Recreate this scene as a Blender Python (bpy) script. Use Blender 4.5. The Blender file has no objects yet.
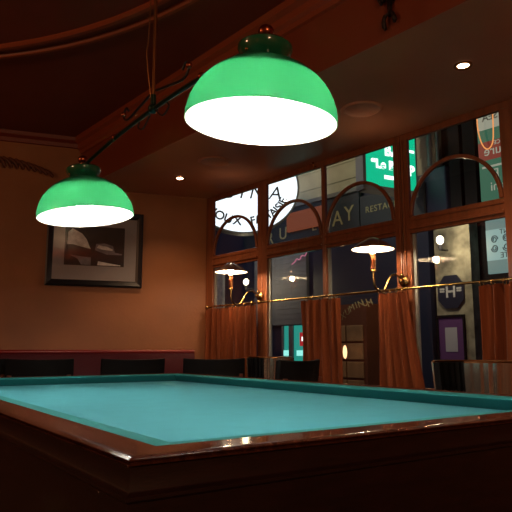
import bpy, bmesh, math, random
from mathutils import Vector, Matrix
random.seed(7)
scene = bpy.context.scene
COL = scene.collection
PI = math.pi
def R(d): return math.radians(d)

# ------------------------------------------------------------------ camera
FPX, PITCH, ZCAM = 609.5, R(8.73), 0.962
cam = bpy.data.cameras.new('camera'); cam.sensor_width = 36; cam.lens = FPX / 512 * 36
cam.clip_start = 0.02
co = bpy.data.objects.new('camera', cam); COL.objects.link(co)
co.location = (0, 0, ZCAM); co.rotation_euler = (PI / 2 + PITCH, 0, 0)
scene.camera = co

def at(px, py, t):
    """room point seen at a photo position at depth t"""
    a = (px - 256) / FPX; b = (256 - py) / FPX
    return Vector((a, math.cos(PITCH) - b * math.sin(PITCH), math.sin(PITCH) + b * math.cos(PITCH))) * t + Vector((0, 0, ZCAM))

# frames: window wall (x along wall, y outwards), back wall, table
WROT = R(-50.5); WORG = Vector((-.33, 5.2, 0))
BROT = R(19.72); BORG = Vector((-.4381, 5.3312, 0))
TROT = -.969;    TORG = Vector((-.498, 3.664, 0))
def fr(org, rot): return Matrix.Translation(org) @ Matrix.Rotation(rot, 4, 'Z')
WM, BM, TM = fr(WORG, WROT), fr(BORG, BROT), fr(TORG, TROT)
def W(s, n, z=0): return WM @ Vector((s, n, z))
def B(x, n, z=0): return BM @ Vector((x, n, z))
def T(l, w, z=0): return TM @ Vector((l, -w, z))

# ------------------------------------------------------------------ materials
def mat(name, col, rough=.5, metal=0, spec=.5, coat=0, sheen=0, bump=0, bscale=80, var=0, vscale=6, stretch=None, emit=None, estr=0, aniso=0, coat_rough=.1):
    m = bpy.data.materials.new(name); m.use_nodes = True
    nt = m.node_tree; b = nt.nodes['Principled BSDF']; L = nt.links
    b.inputs['Base Color'].default_value = (*col, 1)
    b.inputs['Roughness'].default_value = rough; b.inputs['Metallic'].default_value = metal
    b.inputs['Specular IOR Level'].default_value = spec
    b.inputs['Coat Weight'].default_value = coat; b.inputs['Coat Roughness'].default_value = coat_rough
    b.inputs['Sheen Weight'].default_value = sheen
    b.inputs['Anisotropic'].default_value = aniso
    if emit: b.inputs['Emission Color'].default_value = (*emit, 1); b.inputs['Emission Strength'].default_value = estr
    if var or bump:
        tc = nt.nodes.new('ShaderNodeTexCoord'); mp = nt.nodes.new('ShaderNodeMapping'); L.new(tc.outputs['Object'], mp.inputs[0])
        if stretch: mp.inputs['Scale'].default_value = stretch
    if var:
        n = nt.nodes.new('ShaderNodeTexNoise'); n.inputs['Scale'].default_value = vscale; n.inputs['Detail'].default_value = 5
        L.new(mp.outputs[0], n.inputs['Vector'])
        r = nt.nodes.new('ShaderNodeValToRGB'); L.new(n.outputs['Fac'], r.inputs[0])
        r.color_ramp.elements[0].position = .3; r.color_ramp.elements[1].position = .7
        r.color_ramp.elements[0].color = (*[c * (1 - var) for c in col], 1); r.color_ramp.elements[1].color = (*[min(1, c * (1 + var)) for c in col], 1)
        L.new(r.outputs[0], b.inputs['Base Color'])
    if bump:
        n2 = nt.nodes.new('ShaderNodeTexNoise'); n2.inputs['Scale'].default_value = bscale; n2.inputs['Detail'].default_value = 4
        L.new(mp.outputs[0], n2.inputs['Vector'])
        bp = nt.nodes.new('ShaderNodeBump'); bp.inputs['Strength'].default_value = bump; bp.inputs['Distance'].default_value = .01
        L.new(n2.outputs['Fac'], bp.inputs['Height']); L.new(bp.outputs[0], b.inputs['Normal'])
    return m

def glass_mat(name, tint=(1, 1, 1), refl=1.0):
    m = bpy.data.materials.new(name); m.use_nodes = True; nt = m.node_tree; nt.nodes.clear(); L = nt.links
    o = nt.nodes.new('ShaderNodeOutputMaterial'); mx = nt.nodes.new('ShaderNodeMixShader')
    t = nt.nodes.new('ShaderNodeBsdfTransparent'); t.inputs[0].default_value = (*tint, 1)
    g = nt.nodes.new('ShaderNodeBsdfGlossy'); g.inputs['Roughness'].default_value = .01
    # Schlick reflectance, the same on both faces of the pane
    lw = nt.nodes.new('ShaderNodeLayerWeight'); lw.inputs['Blend'].default_value = .5
    pw = nt.nodes.new('ShaderNodeMath'); pw.operation = 'POWER'; pw.inputs[1].default_value = 5; L.new(lw.outputs['Facing'], pw.inputs[0])
    k = nt.nodes.new('ShaderNodeMath'); k.operation = 'MULTIPLY_ADD'; k.inputs[1].default_value = .9; k.inputs[2].default_value = refl; k.use_clamp = True
    L.new(pw.outputs[0], k.inputs[0])
    L.new(k.outputs[0], mx.inputs[0]); L.new(t.outputs[0], mx.inputs[1]); L.new(g.outputs[0], mx.inputs[2]); L.new(mx.outputs[0], o.inputs[0])
    return m

def shell_mat(name, dcol, tcol, fac, gloss=0.06):
    """blown glass: part scattered back, part passed through, with a glossy skin"""
    m = bpy.data.materials.new(name); m.use_nodes = True; nt = m.node_tree; nt.nodes.clear(); L = nt.links
    o = nt.nodes.new('ShaderNodeOutputMaterial'); mx = nt.nodes.new('ShaderNodeMixShader'); mg = nt.nodes.new('ShaderNodeMixShader')
    d = nt.nodes.new('ShaderNodeBsdfDiffuse'); d.inputs[0].default_value = (*dcol, 1)
    t = nt.nodes.new('ShaderNodeBsdfTranslucent'); t.inputs[0].default_value = (*tcol, 1)
    g = nt.nodes.new('ShaderNodeBsdfGlossy'); g.inputs['Roughness'].default_value = .12
    mx.inputs[0].default_value = fac; mg.inputs[0].default_value = gloss
    L.new(d.outputs[0], mx.inputs[1]); L.new(t.outputs[0], mx.inputs[2])
    L.new(mx.outputs[0], mg.inputs[1]); L.new(g.outputs[0], mg.inputs[2]); L.new(mg.outputs[0], o.inputs[0])
    return m
def emis(name, col, s): 
    return mat(name, (.02, .02, .02), .4, emit=col, estr=s)

M = {}
M['wall'] = mat('wall_plaster', (.30, .105, .032), .55, bump=.12, bscale=40, var=.12, vscale=3)
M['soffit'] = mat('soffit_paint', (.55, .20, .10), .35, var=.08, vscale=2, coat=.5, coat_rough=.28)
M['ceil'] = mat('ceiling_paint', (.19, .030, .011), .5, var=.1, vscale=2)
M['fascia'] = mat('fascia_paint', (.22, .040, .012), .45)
M['mould'] = mat('moulding_paint', (.30, .055, .015), .4)
M['wood'] = mat('window_wood', (.24, .072, .028), .34, coat=.3, var=.25, vscale=5, stretch=(6, 6, .6))
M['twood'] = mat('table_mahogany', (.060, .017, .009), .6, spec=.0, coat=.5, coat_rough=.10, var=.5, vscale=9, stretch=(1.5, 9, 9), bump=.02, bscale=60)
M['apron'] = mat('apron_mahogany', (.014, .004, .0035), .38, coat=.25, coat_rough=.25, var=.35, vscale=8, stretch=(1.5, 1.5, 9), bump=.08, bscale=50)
M['cloth'] = mat('billiard_cloth', (.046, .215, .265), .95, spec=.05, bump=.08, bscale=900, var=.04, vscale=12)
M['cushion'] = mat('cushion_cloth', (.018, .145, .15), .95, spec=.05)
M['brass'] = mat('brass', (.48, .30, .11), .26, 1)
M['dbrass'] = mat('aged_brass', (.30, .13, .05), .32, 1)
M['copper'] = mat('copper', (.42, .12, .06), .25, 1)
M['iron'] = mat('dark_green_iron', (.010, .035, .022), .3, .6)
M['darkiron'] = mat('dark_iron', (.02, .008, .006), .45, .5)
M['greenglass'] = shell_mat('green_glass', (.06, .30, .16), (.155, .47, .29), .85, .05)
M['liner'] = shell_mat('white_glass', (.42, .41, .39), (.95, .95, .92), .5, .03)
M['capglass'] = mat('dark_green_glass', (.010, .12, .06), .12, coat=.6)
M['palm'] = mat('dried_palm', (.13, .038, .014), .7)
M['ceramic'] = mat('white_ceramic', (.8, .78, .74), .4)
M['bulb'] = emis('bulb', (1, .92, .80), 430)
M['wbulb'] = emis('small_bulb', (1, .74, .48), 360)
M['spot'] = emis('downlight_bulb', (1, .66, .36), 60)
M['wshade'] = mat('wall_shade_outer', (.10, .045, .03), .25, .5, coat=.3)
M['wshade_in'] = shell_mat('wall_shade_inner', (.88, .82, .74), (.8, .7, .5), .05, .02)
M['socket'] = mat('socket_copper', (.45, .14, .06), .28, .9)
M['curtain'] = mat('curtain_cloth', (.155, .034, .009), .8, spec=.1, sheen=.08, var=.22, vscale=14, stretch=(5, 5, .25))
M['glass'] = glass_mat('window_glass', (.97, .98, .98), .045)
M['pglass'] = glass_mat('picture_glass', (1, 1, 1), .045)
M['frame'] = mat('black_frame', (.012, .012, .016), .3, coat=.4)
M['mat'] = mat('grey_mount', (.30, .29, .31), .8)
M['print'] = mat('print_dark', (.012, .011, .015), .6, var=.5, vscale=9)
M['print_l'] = mat('print_light', (.95, .94, .98), .6, var=.5, vscale=18)
M['print_m'] = mat('print_mid', (.20, .20, .24), .6, var=.4, vscale=14)
M['red'] = mat('red_leatherette', (.055, .002, .006), .5, spec=.15)
M['redlit'] = mat('red_lit_edge', (.22, .012, .010), .35, coat=.2)  # lighter red paints the highlight along the bench's lit top edge
M['black'] = mat('black_leatherette', (.005, .0045, .0045), .6, spec=.08)
M['shell'] = mat('brushed_metal', (.85, .78, .64), .24, .95, bump=.25, bscale=30, stretch=(1, 1, .05), aniso=.6)
M['chairwood'] = mat('chair_wood', (.12, .03, .012), .4, coat=.2)
M['floor'] = mat('floor_boards', (.10, .045, .02), .5, var=.3, vscale=4, stretch=(1, 8, 1))
M['grey_edge'] = mat('outer_paint', (.42, .42, .38), .5)
M['white_disc'] = mat('fitting_paint', (.56, .22, .12), .4)
# the street
M['stone'] = mat('facade_stone', (.40, .37, .28), .85, var=.15, vscale=3)
M['pier'] = mat('pier_stone', (.36, .33, .26), .9, var=.45, vscale=7, bump=.4, bscale=14)
M['navy'] = mat('navy_paint', (.018, .024, .06), .45)
M['navy2'] = mat('navy_board', (.022, .030, .042), .5)
M['dark'] = mat('dark_paint', (.010, .010, .014), .8, spec=.1)
M['pale'] = mat('pale_render', (.62, .58, .52), .9, var=.3, vscale=9)
M['greyshut'] = mat('grey_shutter', (.20, .20, .23), .6, var=.12, vscale=2)
M['gold'] = mat('gold_letter', (.42, .36, .20), .4, .3)
M['pipe'] = mat('pipe_grey', (.16, .16, .17), .45)
M['road'] = mat('asphalt', (.05, .05, .05), .7, bump=.2)
M['s_white'] = emis('sign_white', (.86, .93, 1), 1.6)
M['s_ink'] = mat('sign_ink', (.03, .03, .04), .6)
M['s_green'] = emis('sign_green', (.0, .55, .28), 1.0)
M['s_letter'] = emis('sign_letter_white', (.80, 1, .92), 2.2)
M['s_dkgreen'] = emis('awning_green', (.05, .20, .12), .55)
M['s_red'] = emis('awning_red', (.33, .045, .03), .55)
M['s_cream'] = emis('awning_cream', (.55, .55, .42), .55)
M['s_teal'] = emis('shop_teal', (.03, .48, .38), .6)
M['s_pale'] = emis('panel_pale', (.30, .48, .45), .42)
M['refl_orange'] = emis('reflection_orange', (.55, .13, .05), .28)
M['s_cyan'] = emis('strip_cyan', (.35, .95, .85), 1.1)
M['s_redbox'] = emis('sign_redbox', (.7, .02, .03), .6)
M['s_pink'] = emis('neon_pink', (.9, .25, .4), .6)
M['refl_loop'] = emis('reflection_loop_orange', (1, .36, .10), 1.0)
M['globe'] = emis('globe_glow', (1, .86, .60), 5)
M['purple'] = mat('purple_mount', (.16, .06, .24), .6)
M['paper'] = mat('paper', (.55, .55, .66), .7)
M['plaque'] = mat('plaque_navy', (.022, .024, .05), .35)
M['plaque_l'] = mat('plaque_white', (.55, .55, .60), .5)
M['crate'] = mat('shop_drawers', (.36, .20, .10), .6, var=.2)
M['shopin'] = mat('shop_interior', (.16, .045, .02), .7)

# ------------------------------------------------------------------ mesh helpers
def bm_(): return bmesh.new()
def box(bm, x0, x1, y0, y1, z0, z1, mx=None, mi=0):
    vs = [Vector((x, y, z)) for x in (x0, x1) for y in (y0, y1) for z in (z0, z1)]
    if mx is not None: vs = [mx @ v for v in vs]
    v = [bm.verts.new(p) for p in vs]
    for f in ((0, 1, 3, 2), (4, 6, 7, 5), (0, 4, 5, 1), (2, 3, 7, 6), (0, 2, 6, 4), (1, 5, 7, 3)):
        bm.faces.new([v[i] for i in f]).material_index = mi
def prism(bm, prof, axis_pts, mi=0):
    """sweep a closed (a,b) profile between frames: list of (origin, A, B) vectors"""
    rings = [[bm.verts.new(o + A * a + Bv * b) for a, b in prof] for o, A, Bv in axis_pts]
    n = len(prof)
    for r0, r1 in zip(rings, rings[1:]):
        for i in range(n):
            bm.faces.new((r0[i], r0[(i + 1) % n], r1[(i + 1) % n], r1[i])).material_index = mi
    bm.faces.new(rings[0][::-1]).material_index = mi; bm.faces.new(rings[-1]).material_index = mi
def tube(bm, pts, r, seg=10, mi=0):
    pts = [Vector(p) for p in pts]; rs = r if isinstance(r, (list, tuple)) else [r] * len(pts)
    rings = []; up = Vector((0, 0, 1))
    for i, p in enumerate(pts):
        d = (pts[min(i + 1, len(pts) - 1)] - pts[max(i - 1, 0)]).normalized()
        a = d.cross(up)
        if a.length < 1e-3: a = d.cross(Vector((1, 0, 0)))
        a.normalize(); b = d.cross(a).normalized()
        if rings and a.dot(la) < 0: a, b = -a, -b
        la = a
        rings.append([bm.verts.new(p + (a * math.cos(2 * PI * k / seg) + b * math.sin(2 * PI * k / seg)) * rs[i]) for k in range(seg)])
    for r0, r1 in zip(rings, rings[1:]):
        for k in range(seg): bm.faces.new((r0[k], r0[(k + 1) % seg], r1[(k + 1) % seg], r1[k])).material_index = mi
    bm.faces.new(rings[0][::-1]); bm.faces.new(rings[-1])
def lathe(bm, prof, seg=48, closed=False, mx=None):
    """revolve (r,z) points about z"""
    rings = []
    for r, z in prof:
        if r < 1e-5: rings.append([bm.verts.new((0, 0, z))])
        else: rings.append([bm.verts.new((r * math.cos(2 * PI * k / seg), r * math.sin(2 * PI * k / seg), z)) for k in range(seg)])
    pairs = list(zip(rings, rings[1:]))
    if closed: pairs.append((rings[-1], rings[0]))
    for a, b in pairs:
        if len(a) == 1 and len(b) == 1: continue
        for k in range(seg):
            j = (k + 1) % seg
            if len(a) == 1: bm.faces.new((a[0], b[j], b[k]))
            elif len(b) == 1: bm.faces.new((a[k], a[j], b[0]))
            else: bm.faces.new((a[k], a[j], b[j], b[k]))
    if mx is not None: bm.transform(mx)
def sphere(bm, c, r, seg=16, sq=(1, 1, 1)):
    bmesh.ops.create_uvsphere(bm, u_segments=seg, v_segments=max(6, seg // 2), radius=1, matrix=Matrix.Translation(c) @ Matrix.Diagonal((r * sq[0], r * sq[1], r * sq[2], 1)))
def torus(bm, c, R0, r, mx=Matrix(), seg=20, s2=6):
    vs = [[bm.verts.new(Vector(c) + mx @ Vector(((R0 + r * math.cos(2 * PI * j / s2)) * math.cos(2 * PI * i / seg), (R0 + r * math.cos(2 * PI * j / s2)) * math.sin(2 * PI * i / seg), r * math.sin(2 * PI * j / s2)))) for j in range(s2)] for i in range(seg)]
    for i in range(seg):
        for j in range(s2):
            bm.faces.new((vs[i][j], vs[(i + 1) % seg][j], vs[(i + 1) % seg][(j + 1) % s2], vs[i][(j + 1) % s2]))
def spl(pts, n=8):
    pts = [Vector(p) for p in pts]; out = []
    for i in range(len(pts) - 1):
        p0, p1, p2, p3 = pts[max(i - 1, 0)], pts[i], pts[i + 1], pts[min(i + 2, len(pts) - 1)]
        for k in range(n):
            t = k / n
            out.append(.5 * ((2 * p1) + (-p0 + p2) * t + (2 * p0 - 5 * p1 + 4 * p2 - p3) * t * t + (-p0 + 3 * p1 - 3 * p2 + p3) * t ** 3))
    return out + [pts[-1]]
def obj(name, bm, mats, parent=None, smooth=False, bevel=0, loc=None, rotz=0):
    bmesh.ops.recalc_face_normals(bm, faces=bm.faces)
    me = bpy.data.meshes.new(name); bm.to_mesh(me); bm.free()
    for m in (mats if isinstance(mats, (list, tuple)) else [mats]): me.materials.append(m)
    o = bpy.data.objects.new(name, me); COL.objects.link(o)
    if smooth:
        for p in me.polygons: p.use_smooth = True
        me.set_sharp_from_angle(angle=R(40))
    if bevel:
        b = o.modifiers.new('bevel', 'BEVEL'); b.width = bevel; b.segments = 2; b.limit_method = 'ANGLE'
    if parent: o.parent = parent
    if loc is not None: o.location = loc; o.rotation_euler = (0, 0, rotz)
    return o
def tag(o, label, cat, group=None):
    o['label'] = label; o['category'] = cat
    if group: o['group'] = group
    return o
def thing(name, label, cat, loc=(0, 0, 0), rotz=0, group=None):
    o = bpy.data.objects.new(name, None); COL.objects.link(o); o.empty_display_size = .05
    o.location = loc; o.rotation_euler = (0, 0, rotz)
    return tag(o, label, cat, group)
def struct(name, bm, m, parent=None, loc=None, rotz=0, **k):
    o = obj(name, bm, m, parent, loc=loc, rotz=rotz, **k); o['kind'] = 'structure'; return o
def dup(root, loc, rotz, label):
    def cp(o, par):
        c = o.copy(); COL.objects.link(c)
        if par: c.parent = par
        for ch in list(o.children): cp(ch, c)
        return c
    r = cp(root, None); r.location = loc; r.rotation_euler = (0, 0, rotz); r['label'] = label
    return r
def text(bm, s, size, mx, depth=.004, spacing=1.0, shear=0, mi=0, bold=0):
    cu = bpy.data.curves.new('t', 'FONT'); cu.body = s; cu.size = size; cu.extrude = depth / 2; cu.align_x = 'CENTER'; cu.align_y = 'CENTER'
    cu.space_character = spacing; cu.shear = shear; cu.offset = bold
    o = bpy.data.objects.new('t', cu); COL.objects.link(o)
    dg = bpy.context.evaluated_depsgraph_get(); me = bpy.data.meshes.new_from_object(o.evaluated_get(dg))
    me.transform(mx); n0 = len(bm.faces); bm.from_mesh(me); bm.faces.ensure_lookup_table()
    for f in bm.faces[n0:]: f.material_index = mi
    bpy.data.objects.remove(o); bpy.data.curves.remove(cu); bpy.data.meshes.remove(me)
# text that stands upright in a wall frame and is read from the -y side
UP = Matrix.Rotation(PI / 2, 4, 'X')
def tm(x, y, z, rot=0, mirror=False): return Matrix.Translation((x, y, z)) @ Matrix.Rotation(rot, 4, 'Y') @ UP @ (Matrix.Diagonal((-1, 1, 1, 1)) if mirror else Matrix())

# ================================================================== ROOM SHELL
ZS, ZC, EDGE = 2.30, 2.72, -1.03
SL, SR, NB = -.17, 7.0, -5.6
bm = bm_(); pts = [W(-1.8, .3), W(7.3, .3), W(7.3, -5.8), W(-2.4, -5.8)]
box(bm, -2.6, 7.3, -5.8, 0.09, -.06, 0); struct('floor', bm, M['floor'], loc=WORG, rotz=WROT)
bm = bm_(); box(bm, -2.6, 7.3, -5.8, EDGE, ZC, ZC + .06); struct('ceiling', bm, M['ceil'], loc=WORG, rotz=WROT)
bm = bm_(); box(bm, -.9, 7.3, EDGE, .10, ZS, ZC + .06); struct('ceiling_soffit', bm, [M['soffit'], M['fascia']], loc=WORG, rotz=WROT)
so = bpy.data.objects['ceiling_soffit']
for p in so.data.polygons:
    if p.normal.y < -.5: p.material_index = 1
# fascia moulding along the ceiling edge
bm = bm_()
prism(bm, [(0, 0), (0, -.13), (-.018, -.125), (-.022, -.10), (-.04, -.085), (-.045, -.05), (-.075, -.035), (-.08, 0)],
      [(Vector((s, EDGE, ZC)), Vector((0, 1, 0)), Vector((0, 0, 1))) for s in (-.6, 7.2)])
struct('trim_1', bm, M['mould'], loc=WORG, rotz=WROT, smooth=True)
# back wall with cornice (frame: x along wall to the right, y outwards)
bm = bm_(); box(bm, -7.2, 0.0, 0, .15, 0, ZC + .06); struct('wall_back', bm, M['wall'], loc=BORG, rotz=BROT)
bm = bm_()
prism(bm, [(0, 0), (0, -.085), (-.015, -.08), (-.02, -.05), (-.05, -.03), (-.055, 0)],
      [(Vector((x, 0, ZC)), Vector((0, 1, 0)), Vector((0, 0, 1))) for x in (-7, -.95)])
struct('trim_2', bm, M['ceil'], loc=BORG, rotz=BROT, smooth=True)
# other walls of the room
bm = bm_(); box(bm, 7.2, 7.35, -5.8, .1, 0, ZC + .06); struct('wall_right', bm, M['wall'], loc=WORG, rotz=WROT)
bm = bm_(); box(bm, -2.6, 7.3, -5.95, -5.8, 0, ZC + .06); struct('wall_behind', bm, M['wall'], loc=WORG, rotz=WROT)
# window wall: below the sill, and the wooden wall right of the windows
bm = bm_(); box(bm, SL, 7.2, -.03, .10, 0, .68); struct('wall_window', bm, M['wood'], loc=WORG, rotz=WROT)
bm = bm_(); box(bm, 2.70, 7.2, -.035, .10, .68, ZS); struct('wall_window_right', bm, M['wood'], loc=WORG, rotz=WROT)
# ring mouldings on the ceiling
cc = Vector((-2.06, .86, ZC))
for i, (r0, w) in enumerate(((2.548, .05), (2.645, .04))):
    bm = bm_()
    prof = [(-w / 2, 0), (w / 2, 0), (w / 2, -.008), (w * .25, -.022), (-w * .25, -.022), (-w / 2, -.008)]
    aps = [(cc + Vector((r0 * math.cos(R(a)), r0 * math.sin(R(a)), 0)), Vector((math.cos(R(a)), math.sin(R(a)), 0)), Vector((0, 0, 1))) for a in range(8, 189, 3)]
    prism(bm, prof, aps); struct('trim_%d' % (3 + i), bm, M['mould'], smooth=True)

# ------------------------------------------------------------------ windows
ZB, ZL, ZU, ZT = .70, 1.662, 1.768, 2.257
panes = [(-.065, .544), (.655, 1.258), (1.29, 1.893), (2.003, 2.612)]
def window(i, x0, x1, a0, a1):
    """pane x0..x1, timber from a0 to a1"""
    bm = bm_()
    box(bm, a0, x0, -.006, .020, ZB, ZT); box(bm, x1, a1, -.006, .020, ZB, ZT)
    box(bm, x0, x1, -.004, .020, ZL, ZU); box(bm, x0, x1, -.004, .020, ZB - .02, ZB + .04)
    box(bm, a0, a1, -.006, .020, ZT, ZS)
    # sash mouldings of the upper light and the transom bead
    t = .014
    box(bm, x0, x1, -.010, -.003, ZU - .030, ZU - .014); box(bm, x0, x1, -.016, -.003, ZL + .022, ZL + .040)
    w = struct('window_%d' % i, bm, M['wood'], loc=WORG, rotz=WROT, bevel=.002)
    for nm, z0, z1 in (('upper_pane', ZU, ZT), ('lower_pane', ZB + .04, ZL)):
        bm = bm_(); box(bm, x0 + .0005, x1 - .0005, .010, .014, z0 + .0005, z1 - .0005); obj(nm, bm, M['glass'], w)
    # semicircular glazing bar
    bm = bm_(); c = (x0 + x1) / 2; rr = (x1 - x0) / 2 - .012
    aps = []
    for k in range(33):
        a = PI * k / 32
        d = Vector((math.cos(a), 0, math.sin(a)))
        aps.append((Vector((c, .0, ZU)) + Vector((d.x * rr, 0, d.z * rr * 1.02)), d, Vector((0, 1, 0))))
    prism(bm, [(-.011, -.012), (.011, -.012), (.011, .009), (-.011, .009)], aps)
    obj('arched_glazing_bar', bm, M['wood'], w, smooth=True, bevel=.003)
    # pale outer edge of the sash
    bm = bm_(); box(bm, x0 + .001, x0 + .022, .015, .030, ZB + .04, ZL - .001); obj('outer_edge', bm, M['grey_edge'], w)
    return w
window(1, *panes[0], SL, .598); window(2, *panes[1], .602, 1.274); window(3, *panes[2], 1.274, 1.946); window(4, *panes[3], 1.952, 2.70)
bm = bm_(); box(bm, SL, 2.70, -.07, -.007, .682, .700); struct('trim_5', bm, M['wood'], loc=WORG, rotz=WROT, bevel=.006)
# ornament bead down the post between the two right windows
bm = bm_(); box(bm, 1.925, 1.94, -.016, -.0065, ZB+.1, ZT - .002); box(bm, 1.958, 1.973, -.016, -.0065, ZB+.1, ZT - .002)
struct('trim_6', bm, M['wood'], loc=WORG, rotz=WROT, bevel=.003)

# ================================================================== BILLIARD TABLE
tb = thing('billiard_table', 'large mahogany carom billiard table with blue green cloth and no pockets', 'billiard table', TORG, TROT)
ZBED, ZR = .780, .822
L0, L1, W0, W1 = .03, 2.405, 0.0, 1.21           # nose rectangle (x = l, y = -w)
CW, RW = .05, .075                              # cushion and timber widths
bm = bm_(); box(bm, L0 - .03, L1 + .03, -W1 - .03, -W0 + .03, ZBED - .03, ZBED); obj('playing_surface', bm, M['cloth'], tb)
def rail_frames(x0, y0, x1, y1, ins, flip):
    pass
cx, cy = (L0 + L1) / 2, -(W0 + W1) / 2
def ringpts(off): return [Vector((L0 - off, -W0 + off, 0)), Vector((L1 + off, -W0 + off, 0)), Vector((L1 + off, -W1 - off, 0)), Vector((L0 - off, -W1 - off, 0))]
def rail_piece(bm, k, prof):
    """prof: list of (outward offset, z); mitred between neighbouring sides"""
    r0 = [bm.verts.new((ringpts(o)[k].x, ringpts(o)[k].y, z)) for o, z in prof]
    r1 = [bm.verts.new((ringpts(o)[(k + 1) % 4].x, ringpts(o)[(k + 1) % 4].y, z)) for o, z in prof]
    n = len(prof)
    for i in range(n): bm.faces.new((r0[i], r0[(i + 1) % n], r1[(i + 1) % n], r1[i]))
    bm.faces.new(r0[::-1]); bm.faces.new(r1)
cush = [(.030, ZBED + .0005), (.002, ZBED + .031), (0, ZBED + .034), (.001, ZBED + .037), (.006, ZBED + .0385), (CW, ZR - .001), (CW, ZBED + .0005)]
e = CW + RW
timb = [(CW, ZR - .012), (CW, ZR), (CW + .005, ZR), (e - .020, ZR), (e - .014, ZR), (e - .006, ZR - .0006), (e - .001, ZR - .0024), (e - .0012, ZR - .0044), (e - .005, ZR - .0055),
        (e - .005, ZR - .0070), (e - .0005, ZR - .0080), (e - .001, ZR - .0105), (e - .006, ZR - .012)]
apr = [(CW - .02, ZR - .0125), (e - .006, ZR - .0125), (e - .006, ZR - .043), (e - .004, ZR - .046), (e + .003, ZR - .049), (e + .003, ZR - .054), (e - .001, ZR - .058), (e - .001, .555), (e + .004, .550), (e + .004, .530), (e - .05, .525), (CW - .02, .525)]
for k in range(4):
    bm = bm_(); rail_piece(bm, k, cush); obj('cushion', bm, M['cushion'], tb, smooth=True)
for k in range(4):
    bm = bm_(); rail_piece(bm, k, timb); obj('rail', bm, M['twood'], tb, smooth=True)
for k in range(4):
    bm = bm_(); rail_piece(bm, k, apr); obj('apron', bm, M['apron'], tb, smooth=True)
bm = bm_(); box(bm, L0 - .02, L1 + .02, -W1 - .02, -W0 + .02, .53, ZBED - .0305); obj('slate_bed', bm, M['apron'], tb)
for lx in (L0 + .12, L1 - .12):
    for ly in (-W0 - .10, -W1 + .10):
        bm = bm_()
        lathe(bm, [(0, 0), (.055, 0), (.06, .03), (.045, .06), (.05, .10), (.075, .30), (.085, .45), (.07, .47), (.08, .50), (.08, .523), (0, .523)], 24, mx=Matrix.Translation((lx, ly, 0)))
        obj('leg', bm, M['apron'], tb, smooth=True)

# ================================================================== BILLIARD LIGHT
c_big = at(260.8, 124, 1.545); c_small = at(86, 217, 2.51)
mid = at(152.5, 101, 2.0)
fx = thing('billiard_light', 'hanging billiard light with two green glass dome shades on one dark bar', 'pendant lamp', (mid.x, mid.y, 0))
OFF = -Vector((mid.x, mid.y, 0))
def rl(p): return Vector(p) + OFF
RAD = .194; HF = .87
def dome(scale=1.0, n=14, th=0):
    H = RAD * HF
    return [((RAD - th) * math.cos(PI / 2 * i / n), (H - th) * math.sin(PI / 2 * i / n)) for i in range(n)]
cap_tops = []
for c, rx, ry, tip in ((c_big, R(3.0), R(3.3), .0), (c_small, R(.5), R(-5.4), .0)):
    mx = Matrix.Translation(rl(c)) @ Matrix.Rotation(ry, 4, 'Y') @ Matrix.Rotation(rx, 4, 'X')
    bm = bm_(); p = dome(); rtop = .050
    p = [q for q in p if q[0] > rtop] + [(rtop, RAD * HF * math.sqrt(1 - (rtop / RAD) ** 2))]
    pin = [(r - .0016, z - (.0016 if i else 0)) for i, (r, z) in enumerate(p)]
    lathe(bm, p + pin[::-1], 64, closed=True, mx=mx)
    sh = obj('lamp_shade', bm, M['greenglass'], fx, smooth=True)
    bm = bm_(); q1 = [(r - .0022, max(0, z - .0022)) for r, z in p]; q2 = [(r - .0042, max(.0, z - .0042)) for r, z in p]
    lathe(bm, q1 + q2[::-1], 64, closed=True, mx=mx)
    ln = obj('shade_lining', bm, M['liner'], sh, smooth=True); ln['label'] = 'white inside of the glass shade'
    bm = bm_(); sphere(bm, (0, 0, .034), .036, 20, (1, 1, 1.1)); bm.transform(mx)
    obj('light_bulb', bm, M['bulb'], sh, smooth=True)
    bm = bm_(); lathe(bm, [(0, .078), (.018, .074), (.112, .090), (.112, .093), (.022, .100), (.022, .150), (0, .150)], 28, mx=mx); obj('holder_baffle', bm, M['ceramic'], sh, smooth=True)  # wide disc added to keep bulb light off the dome top
    # flared glass collar on top
    bm = bm_(); z0 = RAD * HF * math.sqrt(1 - (.05 / RAD) ** 2) - .001
    lathe(bm, [(.050, z0), (.054, z0 + .006), (.064, z0 + .018), (.071, z0 + .032), (.070, z0 + .042), (.062, z0 + .049), (.03, z0 + .052), (0, z0 + .052)], 40, mx=mx)
    obj('collar', bm, M['capglass'], fx, smooth=True)
    bm = bm_(); sphere(bm, (0, 0, z0 + .082), .021, 16, (1, 1, .9)); lathe_mx = mx
    bm.transform(mx); tb_ = mx @ Vector((0, 0, z0 + .048)); tube(bm, [tb_, mx @ Vector((0, 0, z0 + .068))], .012, 12)
    obj('finial', bm, M['copper'], fx, smooth=True)
    cap_tops.append(mx @ Vector((0, 0, z0 + .050)))
    bm = bm_(); sphere(bm, mx @ Vector((-.045, -.048, z0 + .012)), .0045, 10); obj('set_screw', bm, M['brass'], fx, smooth=True)
b1, b0 = cap_tops
bar_mid = (b0 + b1) / 2 + Vector((0, 0, .035))
bp = [b0.lerp(b1, t) + Vector((0, 0, .035 * 4 * t * (1 - t) + .004)) for t in [i / 24 for i in range(25)]]
bm = bm_(); tube(bm, bp, .0075, 12); obj('bar', bm, M['iron'], fx, smooth=True)
bdir = (b1 - b0).normalized()
rod_base = bp[12]
bm = bm_(); tube(bm, [rod_base + Vector((0, 0, .0)), Vector((rod_base.x, rod_base.y, ZC - .02))], .006, 12); obj('hanging_rod', bm, M['dbrass'], fx, smooth=True)
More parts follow.
